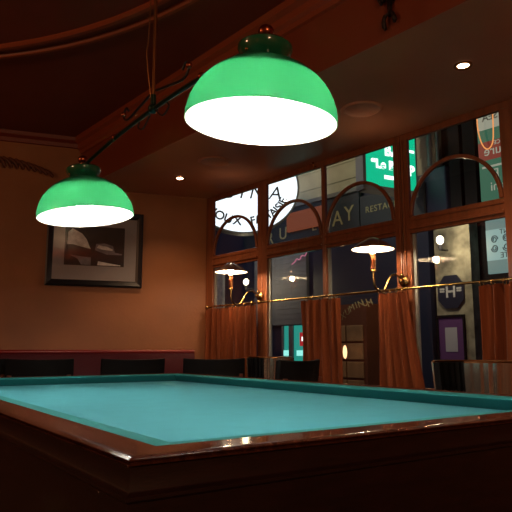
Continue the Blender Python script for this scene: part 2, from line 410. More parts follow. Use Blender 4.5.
bm = bm_(); lathe(bm, [(0, ZC - .001), (.06, ZC - .001), (.058, ZC - .012), (.02, ZC - .03), (0, ZC - .03)], 24, mx=Matrix.Translation((rod_base.x, rod_base.y, 0))); obj('ceiling_rose', bm, M['dbrass'], fx, smooth=True)
bm = bm_(); sphere(bm, rod_base + Vector((0, 0, .002)), .018, 14); tube(bm, [rod_base + Vector((0, 0, .01)), rod_base + Vector((0, 0, .05))], .010, 12); obj('bar_joint', bm, M['iron'], fx, smooth=True)
for s in (-1, 1):
    k = rod_base; d = bdir * s
    up = Vector((0, 0, 1))
    bm = bm_(); tube(bm, spl([k + d * .02 + up * .06, k + d * .10 + up * .045, k + d * .20 + up * .03, k + d * .235 + up * .055, k + d * .215 + up * .078, k + d * .195 + up * .062], 6), .0045, 8)
    sc = obj('scroll', bm, M['darkiron'], fx, smooth=True)
    bm = bm_(); sphere(bm, k + d * .235 + up * .060, .011, 12); obj('scroll_ball', bm, M['copper'], sc, smooth=True)
    bm = bm_(); tube(bm, spl([k + d * .02 - up * .012, k + d * .07 - up * .045, k + d * .11 - up * .03, k + d * .10 - up * .012], 6), .003, 8); obj('lower_scroll', bm, M['darkiron'], fx, smooth=True)
    bi = bp[12 + s * 6]; bm = bm_(); sphere(bm, bi + up * .004, .012, 12); obj('bar_knob', bm, M['copper'], fx, smooth=True)
q0 = rod_base + Vector((-.02, .0, .30)); bm = bm_(); tube(bm, spl([Vector((rod_base.x - .008, rod_base.y, ZC - .02)), q0, q0 + Vector((-.006, 0, -.10)), rod_base + Vector((-.008, 0, .04))], 6), .002, 6)
obj('power_cord', bm, M['dbrass'], fx, smooth=True)

# ================================================================== WALL LAMPS on the window posts
def wall_lamp(s, label):
    t = thing('wall_lamp', label, 'wall lamp', W(s, -.018, 1.372), WROT, 'brass lamps on the window posts')
    # local: x along wall, y outwards, lamp projects to -y
    bm = bm_(); lathe(bm, [(0, 0), (.034, 0), (.034, .006), (.026, .012), (.016, .018), (.012, .03), (0, .03)], 24, mx=Matrix.Rotation(PI / 2, 4, 'X')); obj('wall_rose', bm, M['brass'], t, smooth=True)
    bm = bm_(); sphere(bm, (0, -.035, 0), .014, 14); sphere(bm, (0, -.02, .035), .011, 12); obj('knob', bm, M['brass'], t, smooth=True)
    bm = bm_(); tube(bm, spl([(0, -.02, .0), (0, -.06, .028), (0, -.11, .030), (0, -.15, -.005), (0, -.185, -.058), (0, -.225, -.078), (0, -.262, -.062), (0, -.282, -.03), (0, -.285, .04)], 7), .0065, 12); obj('arm', bm, M['brass'], t, smooth=True)
    bm = bm_(); lathe(bm, [(0, .036), (.013, .036), (.015, .042), (.015, .13), (.012, .135), (0, .135)], 20, mx=Matrix.Translation((0, -.285, 0))); obj('socket', bm, M['socket'], t, smooth=True)
    bm = bm_(); tube(bm, [(.020, -.292, .04), (.020, -.292, .165)], .003, 8); torus(bm, (0, -.285, .042), .016, .004); torus(bm, (0, -.285, .136), .016, .004); obj('bracket', bm, M['brass'], t, smooth=True)
    zz = .168; so_ = [(.125, zz), (.105, zz + .017), (.06, zz + .045), (.03, zz + .062), (.018, zz + .066)]
    bm = bm_(); lathe(bm, so_ + [(r - .0012, z - .0012) for r, z in so_][::-1], 48, closed=True, mx=Matrix.Translation((0, -.285, 0)))
    sh = obj('lamp_shade', bm, M['wshade'], t, smooth=True)
    si = [(r - .0016, z - .0018) for r, z in so_]
    bm = bm_(); lathe(bm, si + [(r - .001, z - .001) for r, z in si][::-1], 48, closed=True, mx=Matrix.Translation((0, -.285, 0))); o = obj('shade_lining', bm, M['wshade_in'], sh, smooth=True); o['label'] = 'white inside of the shade'
    bm = bm_(); torus(bm, (0, -.285, zz + .050), .028, .002); tube(bm, [(.028, -.285, zz + .050), (.014, -.285, .136)], .0018, 6); tube(bm, [(-.028, -.285, zz + .050), (-.014, -.285, .136)], .0018, 6); obj('shade_carrier', bm, M['brass'], t, smooth=True)
    bm = bm_(); sphere(bm, (0, -.285, .168), .020, 16, (1, 1, 1.3)); obj('light_bulb', bm, M['wbulb'], t, smooth=True)
    return t
wall_lamp(.59, 'lit brass wall lamp on the window post nearest the room corner')
wall_lamp(1.955, 'lit brass wall lamp on the thick post beside the right window')

# ================================================================== CURTAINS
RZ, RN = 1.318, -.085
def rod(s0, s1, label):
    t = thing('curtain_rod', label, 'curtain rod', W(s0, RN, RZ), WROT, 'cafe curtain rods')
    bm = bm_(); tube(bm, [(0, 0, 0), (s1 - s0, 0, 0)], .0075, 12); obj('pole', bm, M['brass'], t, smooth=True)
    for x in (0.0, s1 - s0):
        bm = bm_(); sphere(bm, (x, 0, 0), .017, 14); tube(bm, [(x, 0, 0), (x, -RN - .045, 0)], .007, 10); obj('end_knob', bm, M['brass'], t, smooth=True)
rod(-.03, .57, 'short brass rod holding the gathered curtain in the corner window')
rod(.66, 3.3, 'long brass rod crossing the middle and right windows')
def curtain(s0, s1, b0, b1, zb, label, amp, folds, seed, rings=6):
    rnd = random.Random(seed); ph = [rnd.uniform(0, 6) for _ in range(4)]
    t = thing('curtain', label, 'curtain', W((s0 + s1) / 2, RN, 0), WROT, 'rust brown half curtains'); mid_ = (s0 + s1) / 2
    nx, nz = folds * 12, 26; ztop = RZ - .022
    bm = bm_(); front = []; back = []
    for j in range(nz + 1):
        v = j / nz; z = ztop + (zb - ztop) * v; rf = []; rb = []
        for i in range(nx + 1):
            u = i / nx
            x = (s0 + (b0 - s0) * v ** 1.3) * (1 - u) + (s1 + (b1 - s1) * v ** 1.3) * u - mid_
            uu = u + .012 * math.sin(v * 5 + ph[2] + u * 9) * v
            y = amp * (math.sin(uu * folds * 2 * PI + ph[0]) * (.65 + .35 * v) + .45 * math.sin(uu * folds * 3.3 * PI + ph[1] + v * 1.5) + .3 * math.sin(uu * folds * 7.1 + ph[3]) * v)
            y = min(y, .028)
            zz = z + (.006 * math.sin(uu * folds * 2 * PI + ph[0] + 1) if j == 0 else 0)
            rf.append(bm.verts.new((x, y - .002, zz))); rb.append(bm.verts.new((x, y + .002, zz)))
        front.append(rf); back.append(rb)
    for j in range(nz):
        for i in range(nx):
            bm.faces.new((front[j][i], front[j][i + 1], front[j + 1][i + 1], front[j + 1][i])); bm.faces.new((back[j][i], back[j + 1][i], back[j + 1][i + 1], back[j][i + 1]))
    for j in (0, nz):
        for i in range(nx): bm.faces.new((front[j][i], back[j][i], back[j][i + 1], front[j][i + 1]))
    for i in (0, nx):
        for j in range(nz): bm.faces.new((front[j][i], front[j + 1][i], back[j + 1][i], back[j][i]))
    obj('cloth', bm, M['curtain'], t, smooth=True)
    for i in range(rings):
        x = s0 + (s1 - s0) * (i + .5) / rings - mid_
        bm = bm_(); torus(bm, (x, 0, RZ - .010), .0185, .0024, Matrix.Rotation(R(80 + rnd.uniform(-15, 15)), 4, 'Y')); obj('curtain_ring', bm, M['brass'], t, smooth=True)
curtain(-.04, .62, -.04, .63, .70, 'wide rust brown curtain filling the corner window below its rod', .028, 9, 1, 8)
curtain(1.135, 1.49, 1.15, 1.51, .70, 'rust brown curtain bunched over the slim post in the middle', .026, 5, 2, 5)
curtain(1.80, 2.02, 1.79, 2.11, .70, 'rust brown curtain flaring downwards under the wall lamp by the thick post', .026, 5, 3, 5)
curtain(2.47, 3.05, 2.47, 3.05, .70, 'rust brown curtain at the far right edge of the right window', .026, 8, 4, 9)

# ================================================================== CEILING FITTINGS
def downlight(s, n, label):
    t = thing('downlight', label, 'ceiling light', W(s, n, ZS), WROT, 'small lit spots in the lowered ceiling')
    bm = bm_(); lathe(bm, [(.026, -.001), (.044, -.001), (.044, -.006), (.040, -.009), (.030, -.008), (.026, -.004)], 32, closed=True); obj('trim_ring', bm, M['dbrass'], t, smooth=True)
    bm = bm_(); lathe(bm, [(0, -.0005), (.0265, -.0005), (.0265, -.003), (.018, -.007), (0, -.008)], 24); obj('lamp', bm, M['spot'], t, smooth=True)
    l = bpy.data.lights.new('downlight', 'SPOT'); l.energy = 22; l.color = (1, .62, .34); l.spot_size = R(120); l.spot_blend = .8; l.shadow_soft_size = .03
    lo = bpy.data.objects.new('downlight_beam', l); COL.objects.link(lo); lo.location = W(s, n, ZS - .02)
downlight(.246, -.552, 'small lit recessed spot in the low ceiling near the room corner')
downlight(2.744, -.558, 'small lit recessed spot in the low ceiling above the right window')
def disc(s, n, label):
    bm = bm_(); lathe(bm, [(0, -.0005), (.115, -.0005), (.12, -.004), (.11, -.010), (.10, -.011), (.095, -.007), (0, -.007)], 40)
    o = obj('ceiling_fitting', bm, M['white_disc'], smooth=True, loc=W(s, n, ZS)); tag(o, label, 'ceiling fitting', 'unlit round plates in the lowered ceiling')
disc(2.085, -.52, 'unlit round plate in the low ceiling, right of the big green lamp')
disc(.78, -.60, 'unlit round plate in the low ceiling, left behind the big green lamp')
bm = bm_(); tube(bm, [(0, 0, 0), (0, -.025, -.005), (0, -.03, .02)], .005, 8); sphere(bm, (0, -.03, .02), .008, 10)
tag(obj('hook', bm, M['brass'], smooth=True, loc=W(1.21, -.006, 2.272), rotz=WROT), 'small hook on the head rail above the slim window post', 'hook')
# carved ornament on the fascia
t = thing('wall_ornament', 'dark drooping iron leaf ornament hung on the ceiling fascia', 'ornament', W(2.70, EDGE - .004, 2.59), WROT)
bm = bm_(); tube(bm, [(0, -.008, 0), (0, -.012, -.16), (-.004, -.012, -.20)], [.014, .012, .008], 8); obj('stem', bm, M['darkiron'], t, smooth=True)
for (x, z, dx, dz) in ((0, -.02, -.05, -.11), (0, -.02, .05, -.08), (0, -.06, -.035, -.06), (0, -.07, .030, -.07), (0, -.18, -.030, -.075), (0, -.18, .026, -.06)):
    bm = bm_(); tube(bm, spl([(x, -.012, z), (x + dx * .75, -.022, z + dz * .3), (x + dx, -.016, z + dz * .75), (x + dx * .8, -.012, z + dz)], 5), [.005] * 4 + [.009] * 4 + [.011] * 4 + [.008] * 3 + [.004], 8); obj('leaf', bm, M['darkiron'], t, smooth=True)
# dried palm leaf high on the back wall
t = thing('palm_leaf', 'dark drooping dried palm leaf high on the back wall at left', 'palm leaf', B(-1.98, -.03, 2.475), BROT)
bm = bm_(); tube(bm, spl([(-.1, 0, .03), (.2, -.012, .02), (.45, -.01, -.03), (.62, -.01, -.09)], 6), .006, 8); obj('stem', bm, M['palm'], t, smooth=True)
for i in range(15):
    x = -.05 + i * .045; zz = .02 - max(0, x - .2) ** 2 * .55
    bm = bm_(); a = R(-48 + i * 1.5); ln = .13 - .002 * abs(i - 7)
    tube(bm, spl([(x, -.010, zz), (x + ln * .5 * math.cos(a), -.018, zz + ln * .4 * math.sin(a)), (x + ln * .8 * math.cos(a), -.012, zz + ln * 1.1 * math.sin(a))], 4), [.004] + [.014] * 4 + [.012] * 3 + [.002], 6)
    obj('leaflet', bm, M['palm'], t, smooth=True)

# ================================================================== PICTURE
pic = thing('framed_picture', 'black framed dark landscape print with grey mount on the back wall', 'picture', B(-.956, -.003, 1.474), BROT)
X0, X1, H = -.388, .388, .632; FW = .052
bm = bm_()
prof = [(0, 0), (0, -.028), (.012, -.034), (.036, -.026), (FW, -.016), (FW, 0)]
cs = [(X0, 0), (X1, 0), (X1, H), (X0, H)]; ins = [(1, 1), (-1, 1), (-1, -1), (1, -1)]
rings = [[bm.verts.new((cs[k][0] + ins[k][0] * a, y, cs[k][1] + ins[k][1] * a)) for a, y in prof] for k in range(4)]
for k in range(4):
    for i in range(len(prof)): bm.faces.new((rings[k][i], rings[k][(i + 1) % len(prof)], rings[(k + 1) % 4][(i + 1) % len(prof)], rings[(k + 1) % 4][i]))
obj('picture_frame', bm, M['frame'], pic)
bm = bm_(); box(bm, X0 + .03, X1 - .03, -.010, -.004, .03, H - .03); obj('mount', bm, M['mat'], pic)
PX0, PX1, PZ0, PZ1 = -.246, .236, .172, .503
bm = bm_(); box(bm, PX0, PX1, -.0115, -.0105, PZ0, PZ1)
def poly(pts, y, mi):
    vs = [bm.verts.new((PX0 + (PX1 - PX0) * u, y, PZ0 + (PZ1 - PZ0) * v)) for u, v in pts]
    f = bm.faces.new(vs); r = bmesh.ops.extrude_face_region(bm, geom=[f])
    for v in r['geom']:
        if isinstance(v, bmesh.types.BMVert): v.co.y -= .0002
    for g in bm.faces:
        if any(v in g.verts for v in vs) or any(isinstance(x, bmesh.types.BMFace) and x is g for x in r['geom']): g.material_index = mi
poly([(.04, .52), (.05, .82), (.12, .92), (.20, .86), (.28, .80), (.36, .66), (.43, .42), (.28, .47), (.14, .52)], -.0117, 1)
poly([(.50, .40), (.52, .56), (.66, .58), (.80, .53), (.84, .36), (.96, .33), (.96, .30), (.70, .30)], -.0117, 2)
poly([(.53, .46), (.56, .53), (.70, .50), (.80, .44), (.80, .40), (.62, .42)], -.0120, 1)
poly([(.03, .02), (.06, .18), (.20, .10), (.27, .02)], -.0117, 0)
poly([(.08, .26), (.30, .22), (.44, .21), (.44, .02), (.28, .02), (.22, .16)], -.0117, 2)
poly([(.55, .02), (.56, .12), (.74, .08), (.94, .04), (.94, .02)], -.0117, 1)
obj('print', bm, [M['print'], M['print_l'], M['print_m']], pic)
bm = bm_(); box(bm, X0 + FW - .004, X1 - FW + .004, -.0155, -.0135, FW - .004, H - FW + .004); obj('picture_glass', bm, M['pglass'], pic)

# ================================================================== RED BANQUETTE
bn = thing('banquette', 'long dark red leatherette wall bench along the back wall', 'bench', B(-2.3, -.02, 0), BROT)
bm = bm_(); prism(bm, [(0, .45), (0, .94), (-.05, .945), (-.075, .93), (-.085, .90), (-.13, .46)], [(Vector((x, 0, 0)), Vector((0, 1, 0)), Vector((0, 0, 1))) for x in (-2.6, 2.18)]); obj('backrest', bm, M['red'], bn, smooth=True)
bm = bm_(); tube(bm, [(-2.6, -.055, .945), (2.18, -.055, .945)], .016, 12); obj('top_roll', bm, M['redlit'], bn, smooth=True)
bm = bm_(); box(bm, -2.6, 1.95, -.36, -.12, .33, .46); obj('seat', bm, M['red'], bn, bevel=.03)
bm = bm_(); box(bm, -2.6, 1.95, -.32, -.02, 0, .33); obj('base', bm, M['chairwood'], bn)

# ================================================================== CHAIRS
def tub_chair(name, label, rad, a0, a1, outer, loc, group, top=.905):
    """bucket back: arc from angle a0 to a1 (deg), open elsewhere"""
    t = thing(name, label, 'chair', (loc.x, loc.y, 0), 0, group)
    n = 110; angs = [R(a0 + (a1 - a0) * i / n) for i in range(n + 1)]
    def shell(off0, off1, z0, z1, taper, mat_, nm):
        bm = bm_(); rings = []
        for a in angs:
            d = Vector((math.cos(a), math.sin(a), 0))
            rings.append([bm.verts.new(d * ((r + .004 * math.sin(a * 31 + 1.5 * math.sin(a * 7))) * (1 if z == z1 else taper)) + Vector((0, 0, z))) for r, z in ((rad + off0, z0), (rad + off0, z1), (rad + off1, z1), (rad + off1, z0))])
        for r0, r1 in zip(rings, rings[1:]):
            for i in range(4): bm.faces.new((r0[i], r0[(i + 1) % 4], r1[(i + 1) % 4], r1[i]))
        bm.faces.new(rings[0][::-1]); bm.faces.new(rings[-1]); obj(nm, bm, mat_, t, smooth=True)
    shell(-.006, 0, .42, top, .82, outer, 'back_shell')
    shell(-.035, -.0065, .45, top - .004, .82, M['black'], 'upholstery')
    bm = bm_(); tube(bm, [(math.cos(a) * (rad - .012), math.sin(a) * (rad - .012), top + .002) for a in angs], .0055, 8); obj('top_piping', bm, M['dbrass'], t, smooth=True)
    bm = bm_(); lathe(bm, [(0, .40), (rad * .80, .40), (rad * .83, .42), (rad * .83, .45), (rad * .78, .48), (0, .485)], 40); obj('seat', bm, M['black'], t, smooth=True)
    for k in range(4):
        a = R(45 + 90 * k); bm = bm_(); tube(bm, [(math.cos(a) * rad * .7, math.sin(a) * rad * .7, .40), (math.cos(a) * rad * .85, math.sin(a) * rad * .85, 0)], [.018, .012], 10); obj('leg', bm, M['chairwood'], t, smooth=True)
    return t
p = at(480, 362, 2.80); tub_chair('tub_chair', 'black tub chair with shiny metal outer back below the right window', .225, -127, 150, M['shell'], p, 'tub chairs with shiny metal backs')
p = at(268, 358, 4.25); tub_chair('tub_chair', 'small black tub chair with shiny metal outer back beside the corner window curtain', .178, -100, 150, M['shell'], p, 'tub chairs with shiny metal backs', .905)
def cafe_chair(label, loc, rz, wid=.42):
    t = thing('cafe_chair', label, 'chair', (loc.x, loc.y, 0), rz, 'black backed cafe chairs')
    # faces -y away from viewer side: back at y=-.18
    bm = bm_(); n = 12; rows = []
    for j in range(7):
        v = j / 6; z = .58 + v * .325; row = []
        for i in range(n + 1):
            u = i / n * 2 - 1; row.append((u * wid / 2, -.19 - .03 * v + .05 * u * u, z - (.008 * (1 - u * u) if j == 6 else 0)))
        rows.append(row)
    f = [[bm.verts.new((x, y, z)) for x, y, z in r] for r in rows]; b = [[bm.verts.new((x, y + .03, z)) for x, y, z in r] for r in rows]
    for j in range(6):
        for i in range(n):
            bm.faces.new((f[j][i], f[j][i + 1], f[j + 1][i + 1], f[j + 1][i])); bm.faces.new((b[j][i], b[j + 1][i], b[j + 1][i + 1], b[j][i + 1]))
    for j in (0, 6):
        for i in range(n): bm.faces.new((f[j][i], b[j][i], b[j][i + 1], f[j][i + 1]))
    for i in (0, n):
        for j in range(6): bm.faces.new((f[j][i], f[j + 1][i], b[j + 1][i], b[j][i]))
    obj('backrest', bm, M['black'], t, smooth=True, bevel=.006)
    bm = bm_(); box(bm, -.20, .20, -.19, .21, .43, .48); obj('seat', bm, M['black'], t, bevel=.02)
    for x in (-.18, .18):
        bm = bm_(); tube(bm, [(x, -.18, 0), (x, -.165, .44), (x, -.172, .62), (x, -.185, .80)], .014, 10); obj('leg', bm, M['chairwood'], t, smooth=True)
        bm = bm_(); tube(bm, [(x, .18, 0), (x, .18, .43)], [.011, .015], 10); obj('leg', bm, M['chairwood'], t, smooth=True)
    return t
c1 = cafe_chair('black backed cafe chair below the framed picture, second from the left edge', at(40, 361, 4.08), BROT)
dup(c1, Vector((at(-24, 361, 4.08).x, at(-24, 361, 4.08).y, 0)), BROT, 'black backed cafe chair cut by the left edge of the view')
dup(c1, Vector((at(130, 359.5, 4.2).x, at(130, 359.5, 4.2).y, 0)), BROT, 'black backed cafe chair before the bench, just left of the corner chair')
dup(c1, Vector((at(212, 358, 4.3).x, at(212, 358, 4.3).y, 0)), R(10), 'black backed cafe chair in the corner under the wide curtain')
dup(c1, Vector((at(298, 358, 3.62).x - .12, at(298, 358, 3.62).y + .06, 0)), R(52), 'black backed cafe chair under the middle window beside the tub chair')

# ================================================================== THE STREET OUTSIDE (frame of the window wall, facade at y = 4)
FN = 4.0
bm = bm_(); box(bm, -14, 9, .12, 6, -.15, -.05); struct('street_ground', bm, M['road'], loc=WORG, rotz=WROT)
bm = bm_(); box(bm, -14, -.62, FN, FN + .3, 3.38, 7)
for i, z in enumerate((3.62, 3.90, 4.18, 4.46, 4.8)): box(bm, -14, -.62, FN - .012, FN, z, z + .22)
struct('facade_upper', bm, M['stone'], loc=WORG, rotz=WROT)
bm = bm_(); box(bm, -14, -.62, FN, FN + .3, -.05, 3.38); struct('facade_shopfront', bm, M['navy'], loc=WORG, rotz=WROT)
bm = bm_(); box(bm, -.62, 3.5, FN + .15, FN + .4, -.05, 7); struct('facade_recess', bm, M['dark'], loc=WORG, rotz=WROT)
bm = bm_(); box(bm, -14, -1.76, FN - .12, FN, 3.36, 3.42); struct('facade_ledge', bm, M['pipe'], loc=WORG, rotz=WROT)
# dark sign boards with letters
def board(name, label, x0, x1, z0, z1, m, y=FN - .08):
    t = thing(name, label, 'shop sign', W((x0 + x1) / 2, y, (z0 + z1) / 2), WROT)
    bm = bm_(); box(bm, -(x1 - x0) / 2, (x1 - x0) / 2, 0, .06, -(z1 - z0) / 2, (z1 - z0) / 2); obj('board', bm, m, t)
    return t, (x0 + x1) / 2, (z0 + z1) / 2
t, ox, oz = board('shop_sign', 'dark shop sign board with large faded gold letters across the street', -4.6, -1.77, 2.72, 3.36, M['navy2'])
bm = bm_()
for ch, px, py, sz in (('R', 270, 239, .30), ('U', 283, 234, .30), ('Y', 306, 221, .30), ('L', 314, 226, .24), ('L', 321, 224, .24), ('A', 337.5, 219, .34), ('Y', 349, 214, .34)):
    # board plane is at y = FN-.08
    d = at(px, py, 1) - Vector((0, 0, ZCAM)); nrm = Vector((math.cos(WROT + PI / 2), math.sin(WROT + PI / 2), 0))
    tt = ((WORG + nrm * (FN - .085)) .dot(nrm)) / d.dot(nrm); P_ = WM.inverted() @ (Vector((0, 0, ZCAM)) + d * tt)
    bm = bm_(); text(bm, ch, sz, tm(P_.x - ox, -.003, P_.z - oz), .012); obj('letter', bm, M['gold'], t)
t, ox, oz = board('shop_sign', 'smaller dark restaurant sign board under the green lit sign', -1.75, -.62, 2.72, 3.26, M['navy2'])
bm = bm_(); text(bm, 'RESTAURANT', .135, tm(-1.19 - ox + .0, -.003, 3.03 - oz), .012, 1.12); obj('lettering', bm, M['gold'], t)
bm = bm_(); box(bm, -.40, .46, 0, .05, -.16, .16); tag(obj('reflection_panel', bm, M['refl_orange'], loc=W(-2.93, FN - .15, 3.10), rotz=WROT), 'orange glow standing in for a window reflection over the dark shop sign', 'reflection')  # glowing panel added for an orange reflection in the window glass
# white oval sign
cw = at(243, 186, 9.4); rz_ = math.atan2(-cw.x, cw.y) * 0 + R(1)
t = thing('oval_sign', 'large white glowing oval jewellery sign outside the corner window', 'sign', cw, R(6))
bm = bm_(); HW, HH = 55 / FPX * 9.4, 47 / FPX * 9.4
ring = lambda k, y: [bm.verts.new((HW * k * math.cos(2 * PI * i / 64), y, HH * k * math.sin(2 * PI * i / 64))) for i in range(64)]
a_, b_ = ring(1, 0), ring(1, .18); bm.faces.new(a_); bm.faces.new(b_[::-1])
for i in range(64): bm.faces.new((a_[i], b_[i], b_[(i + 1) % 64], a_[(i + 1) % 64]))
obj('lit_face', bm, M['s_white'], t)
bm = bm_(); a_ = ring(1.0, -.02); b_ = ring(1.035, -.02); c_ = ring(1.035, .20); d_ = ring(1.0, .20)
for i in range(64):
    j = (i + 1) % 64
    for p_, q_ in ((a_, b_), (b_, c_), (c_, d_), (d_, a_)): bm.faces.new((p_[i], p_[j], q_[j], q_[i]))
obj('rim', bm, M['pipe'], t, smooth=True)
s_ = 'BIJOUX FANTAISIE'
kk = []; acc = 0
for ch in s_: w = .5 if ch in 'IJ ' else 1; kk.append(acc + w / 2); acc += w
for lo, hi, c0, c1, sz in ((0, 6, 207.5, 12.3, .19), (7, 16, 236.8, 7.7, .165)):
    bm = bm_()
    for ch, k in list(zip(s_, kk))[lo:hi]:
        a = R(c0 + c1 * k)
        text(bm, ch, sz, tm(HW * .80 * math.cos(a), -.006, HH * .77 * math.sin(a), -(a + PI / 2)), .006, bold=.004)
    obj('lettering', bm, M['s_ink'], t)
bm = bm_(); text(bm, 'GINA', .29, tm(HW * .13, -.006, -HH * .15), .006, 1.55, .25)
obj('lettering', bm, M['s_ink'], t)
bm = bm_(); tube(bm, [(0, .10, HH), (0, .10, HH + .9)], .03, 8); tube(bm, [(0, .1, HH + .8), (.6, 1.2, HH + .8)], .03, 8); obj('hanger', bm, M['pipe'], t)
# green lit sign, projecting from the facade
gp = at(391, 163, 8.2); t = thing('bar_sign', 'bright green lit bar sign with white letters across the street', 'sign', gp, R(26.7))
bm = bm_(); GW = .425; box(bm, -GW, GW, 0, .14, -.345, .62); obj('lit_face', bm, M['s_green'], t)
bm = bm_(); box(bm, -GW - .05, -GW, -.01, .15, -.42, .66); box(bm, GW, GW + .02, -.01, .15, -.40, .66); box(bm, -GW - .05, GW + .02, -.01, .15, -.42, -.345); obj('casing', bm, M['pipe'], t)
for tx, sz, x, z in (('BAR', .20, .08, .155), ('“Le Beau', .165, -.02, -.045), ('P', .20, .345, -.075)):
    bm = bm_(); text(bm, tx, sz, tm(x, -.006, z), .01, 1.05, bold=.006); obj('lettering', bm, M['s_letter'], t)
bm = bm_()
box(bm, -.12, .04, -.011, -.001, -.235, -.185); prism(bm, [(0, -.06), (0, .06), (.10, 0)], [(Vector((.04, y, -.21)), Vector((1, 0, 0)), Vector((0, 0, 1))) for y in (-.011, -.001)])
obj('arrow', bm, M['s_letter'], t)
bm = bm_(); box(bm, .26, .40, -.011, -.001, .19, .225); obj('stripe', bm, M['s_letter'], t)
# pipes and dark pier between the green sign and the right-hand panels
def post(label, s, n, r, z0, z1, m, name='drain_pipe', cat='pipe'):
    bm = bm_(); tube(bm, [(0, 0, z0), (0, 0, z1)], r, 12)
    for z in (z0 + .3, (z0 + z1) / 2, z1 - .3): tube(bm, [(0, 0, z - .03), (0, 0, z + .03)], r * 1.25, 12)
    tag(obj(name, bm, m, smooth=True, loc=W(s, n, 0), rotz=WROT), label, cat)
post('grey drain pipe on the beige wall right of the green sign', -.50, FN - .06, .035, 3.45, 6, M['pipe'])
post('thin dark cable pipe beside the grey drain pipe', -.40, FN - .02, .02, 3.45, 6, M['pipe'])
bm = bm_(); box(bm, -.62, -.44, FN - .02, FN + .15, 3.30, 7); struct('facade_pilaster', bm, M['stone'], loc=WORG, rotz=WROT)
bm = bm_(); box(bm, -.60, -.27, FN - .05, FN + .14, 2.66, 3.42); tag(obj('awning_box', bm, M['navy'], loc=W(0, 0, 0), rotz=WROT, bevel=.02), 'dark blue box above the stone pier across the street', 'awning')
bm = bm_(); box(bm, -.18, -.02, FN - .1, FN + .15, 2.6, 7); box(bm, .03, .2, FN - .1, FN + .15, 2.6, 7); struct('facade_dark_pier', bm, M['dark'], loc=WORG, rotz=WROT)
# stone pier with plaque and menu
bm = bm_(); box(bm, -6.0, -5.28, FN - .06, FN - .002, -.05, 2.55); struct('facade_pale_pier', bm, M['pale'], loc=WORG, rotz=WROT)
bm = bm_(); box(bm, -.50, .03, FN - .05, FN + .15, -.05, 2.66); struct('facade_stone_pier', bm, M['pier'], loc=WORG, rotz=WROT)
t = thing('hotel_plaque', 'dark octagonal plaque with a white letter H on the stone pier', 'plaque', W(-.265, FN - .056, 1.71), WROT)
bm = bm_(); oc = [(.19, .09), (.09, .21), (-.09, .21), (-.19, .09), (-.19, -.11), (-.09, -.22), (.09, -.22), (.19, -.11)]
prism(bm, oc, [(Vector((0, y, 0)), Vector((1, 0, 0)), Vector((0, 0, 1))) for y in (-.02, 0)]); obj('plate', bm, M['plaque'], t)
bm = bm_(); text(bm, 'H', .22, tm(0, -.022, -.01), .004, bold=.004);
for sx in (-.125, .125):
    for r in range(2): text(bm, '···', .09, tm(sx, -.022, .03 - r * .03), .004, bold=.008)
obj('lettering', bm, M['plaque_l'], t)
t = thing('menu_frame', 'purple menu in a dark frame on the stone pier below the plaque', 'menu', W(-.29, FN - .056, 1.105), WROT)
bm = bm_(); ww, hh = .205, .30
box(bm, -ww, ww, -.03, 0, hh - .03, hh); box(bm, -ww, ww, -.03, 0, -hh, -hh + .03); box(bm, -ww, -ww + .025, -.03, 0, -hh + .03, hh - .03); box(bm, ww - .025, ww, -.03, 0, -hh + .03, hh - .03); obj('frame', bm, M['dark'], t)
bm = bm_(); box(bm, -ww + .025, ww - .025, -.015, -.001, -hh + .03, hh - .03); obj('mount', bm, M['purple'], t)
bm = bm_(); box(bm, -.085, .09, -.019, -.0155, -.17, .14); obj('paper', bm, M['paper'], t)
# right-hand lit panels with mirror-reversed lettering
t = thing('awning_sign', 'green and red lit sign panel with reversed letters at the upper right', 'sign', W(.62, FN - .15, 3.4), WROT)
for nm, z0, z1, m in (('cream_panel', .30, .85, 's_cream'), ('green_panel', .14, .30, 's_dkgreen'), ('red_panel', -.10, .14, 's_red'), ('lower_green_panel', -.75, -.10, 's_dkgreen')):
    bm = bm_(); box(bm, -.34, .34, 0, .06, z0 + .0005, z1 - .0005); obj(nm, bm, M[m], t)
for tx, sz, x, z in (('ture', .17, -.12, .01), ('CCE', .07, -.06, .10), ('sini', .16, -.10, -.45), ('P', .16, -.12, -.29)):
    bm = bm_(); text(bm, tx, sz, tm(x, -.004, z, mirror=True), .006); obj('lettering', bm, M['s_cream'], t)
bm = bm_(); box(bm, -.30, .34, -.006, -.001, -.20, -.175); obj('stripe', bm, M['s_cream'], t)
bm = bm_(); text(bm, 'SEA', .13, tm(-.16, -.004, .45, mirror=True), .006); obj('dark_lettering', bm, M['pipe'], t)
bm = bm_(); tube(bm, spl([(-.34, -.05, .55), (-.335, -.05, .30), (-.29, -.05, .10), (-.22, -.05, .02), (-.15, -.05, .09), (-.13, -.05, .30), (-.13, -.05, .55)], 6), .008, 8)  # glowing loop put in for a lamp reflection in the glass
tag(obj('reflection_loop', bm, M['refl_loop'], smooth=True, loc=W(.66, FN - .16, 3.4), rotz=WROT), 'orange glowing loop standing in for a reflection before the upper right sign', 'neon light')
t = thing('poster_panel', 'pale teal lit poster with dark scroll letters at the lower right', 'poster', W(.66, FN - .12, 2.20), WROT)
bm = bm_(); box(bm, -.36, .36, 0, .05, -.32, .42); obj('panel', bm, M['s_pale'], t)
bm = bm_(); box(bm, -.36, .36, -.004, -.0005, -.16, .22); obj('bright_band', bm, emis('panel_band', (.42, .66, .62), .6), t)
for x0 in (-.30, -.15, .0, .15):
    for sg in (1, -1):
        bm = bm_(); tube(bm, [(x0 + .05 + sg * (.05 - .05 * k / 26 * .75) * math.cos(k * .42) * .9, -.010, .04 + sg * .055 + (.05 - .05 * k / 26 * .75) * math.sin(k * .42) * sg) for k in range(26)], .006, 6)
        obj('scroll', bm, M['navy2'], t)
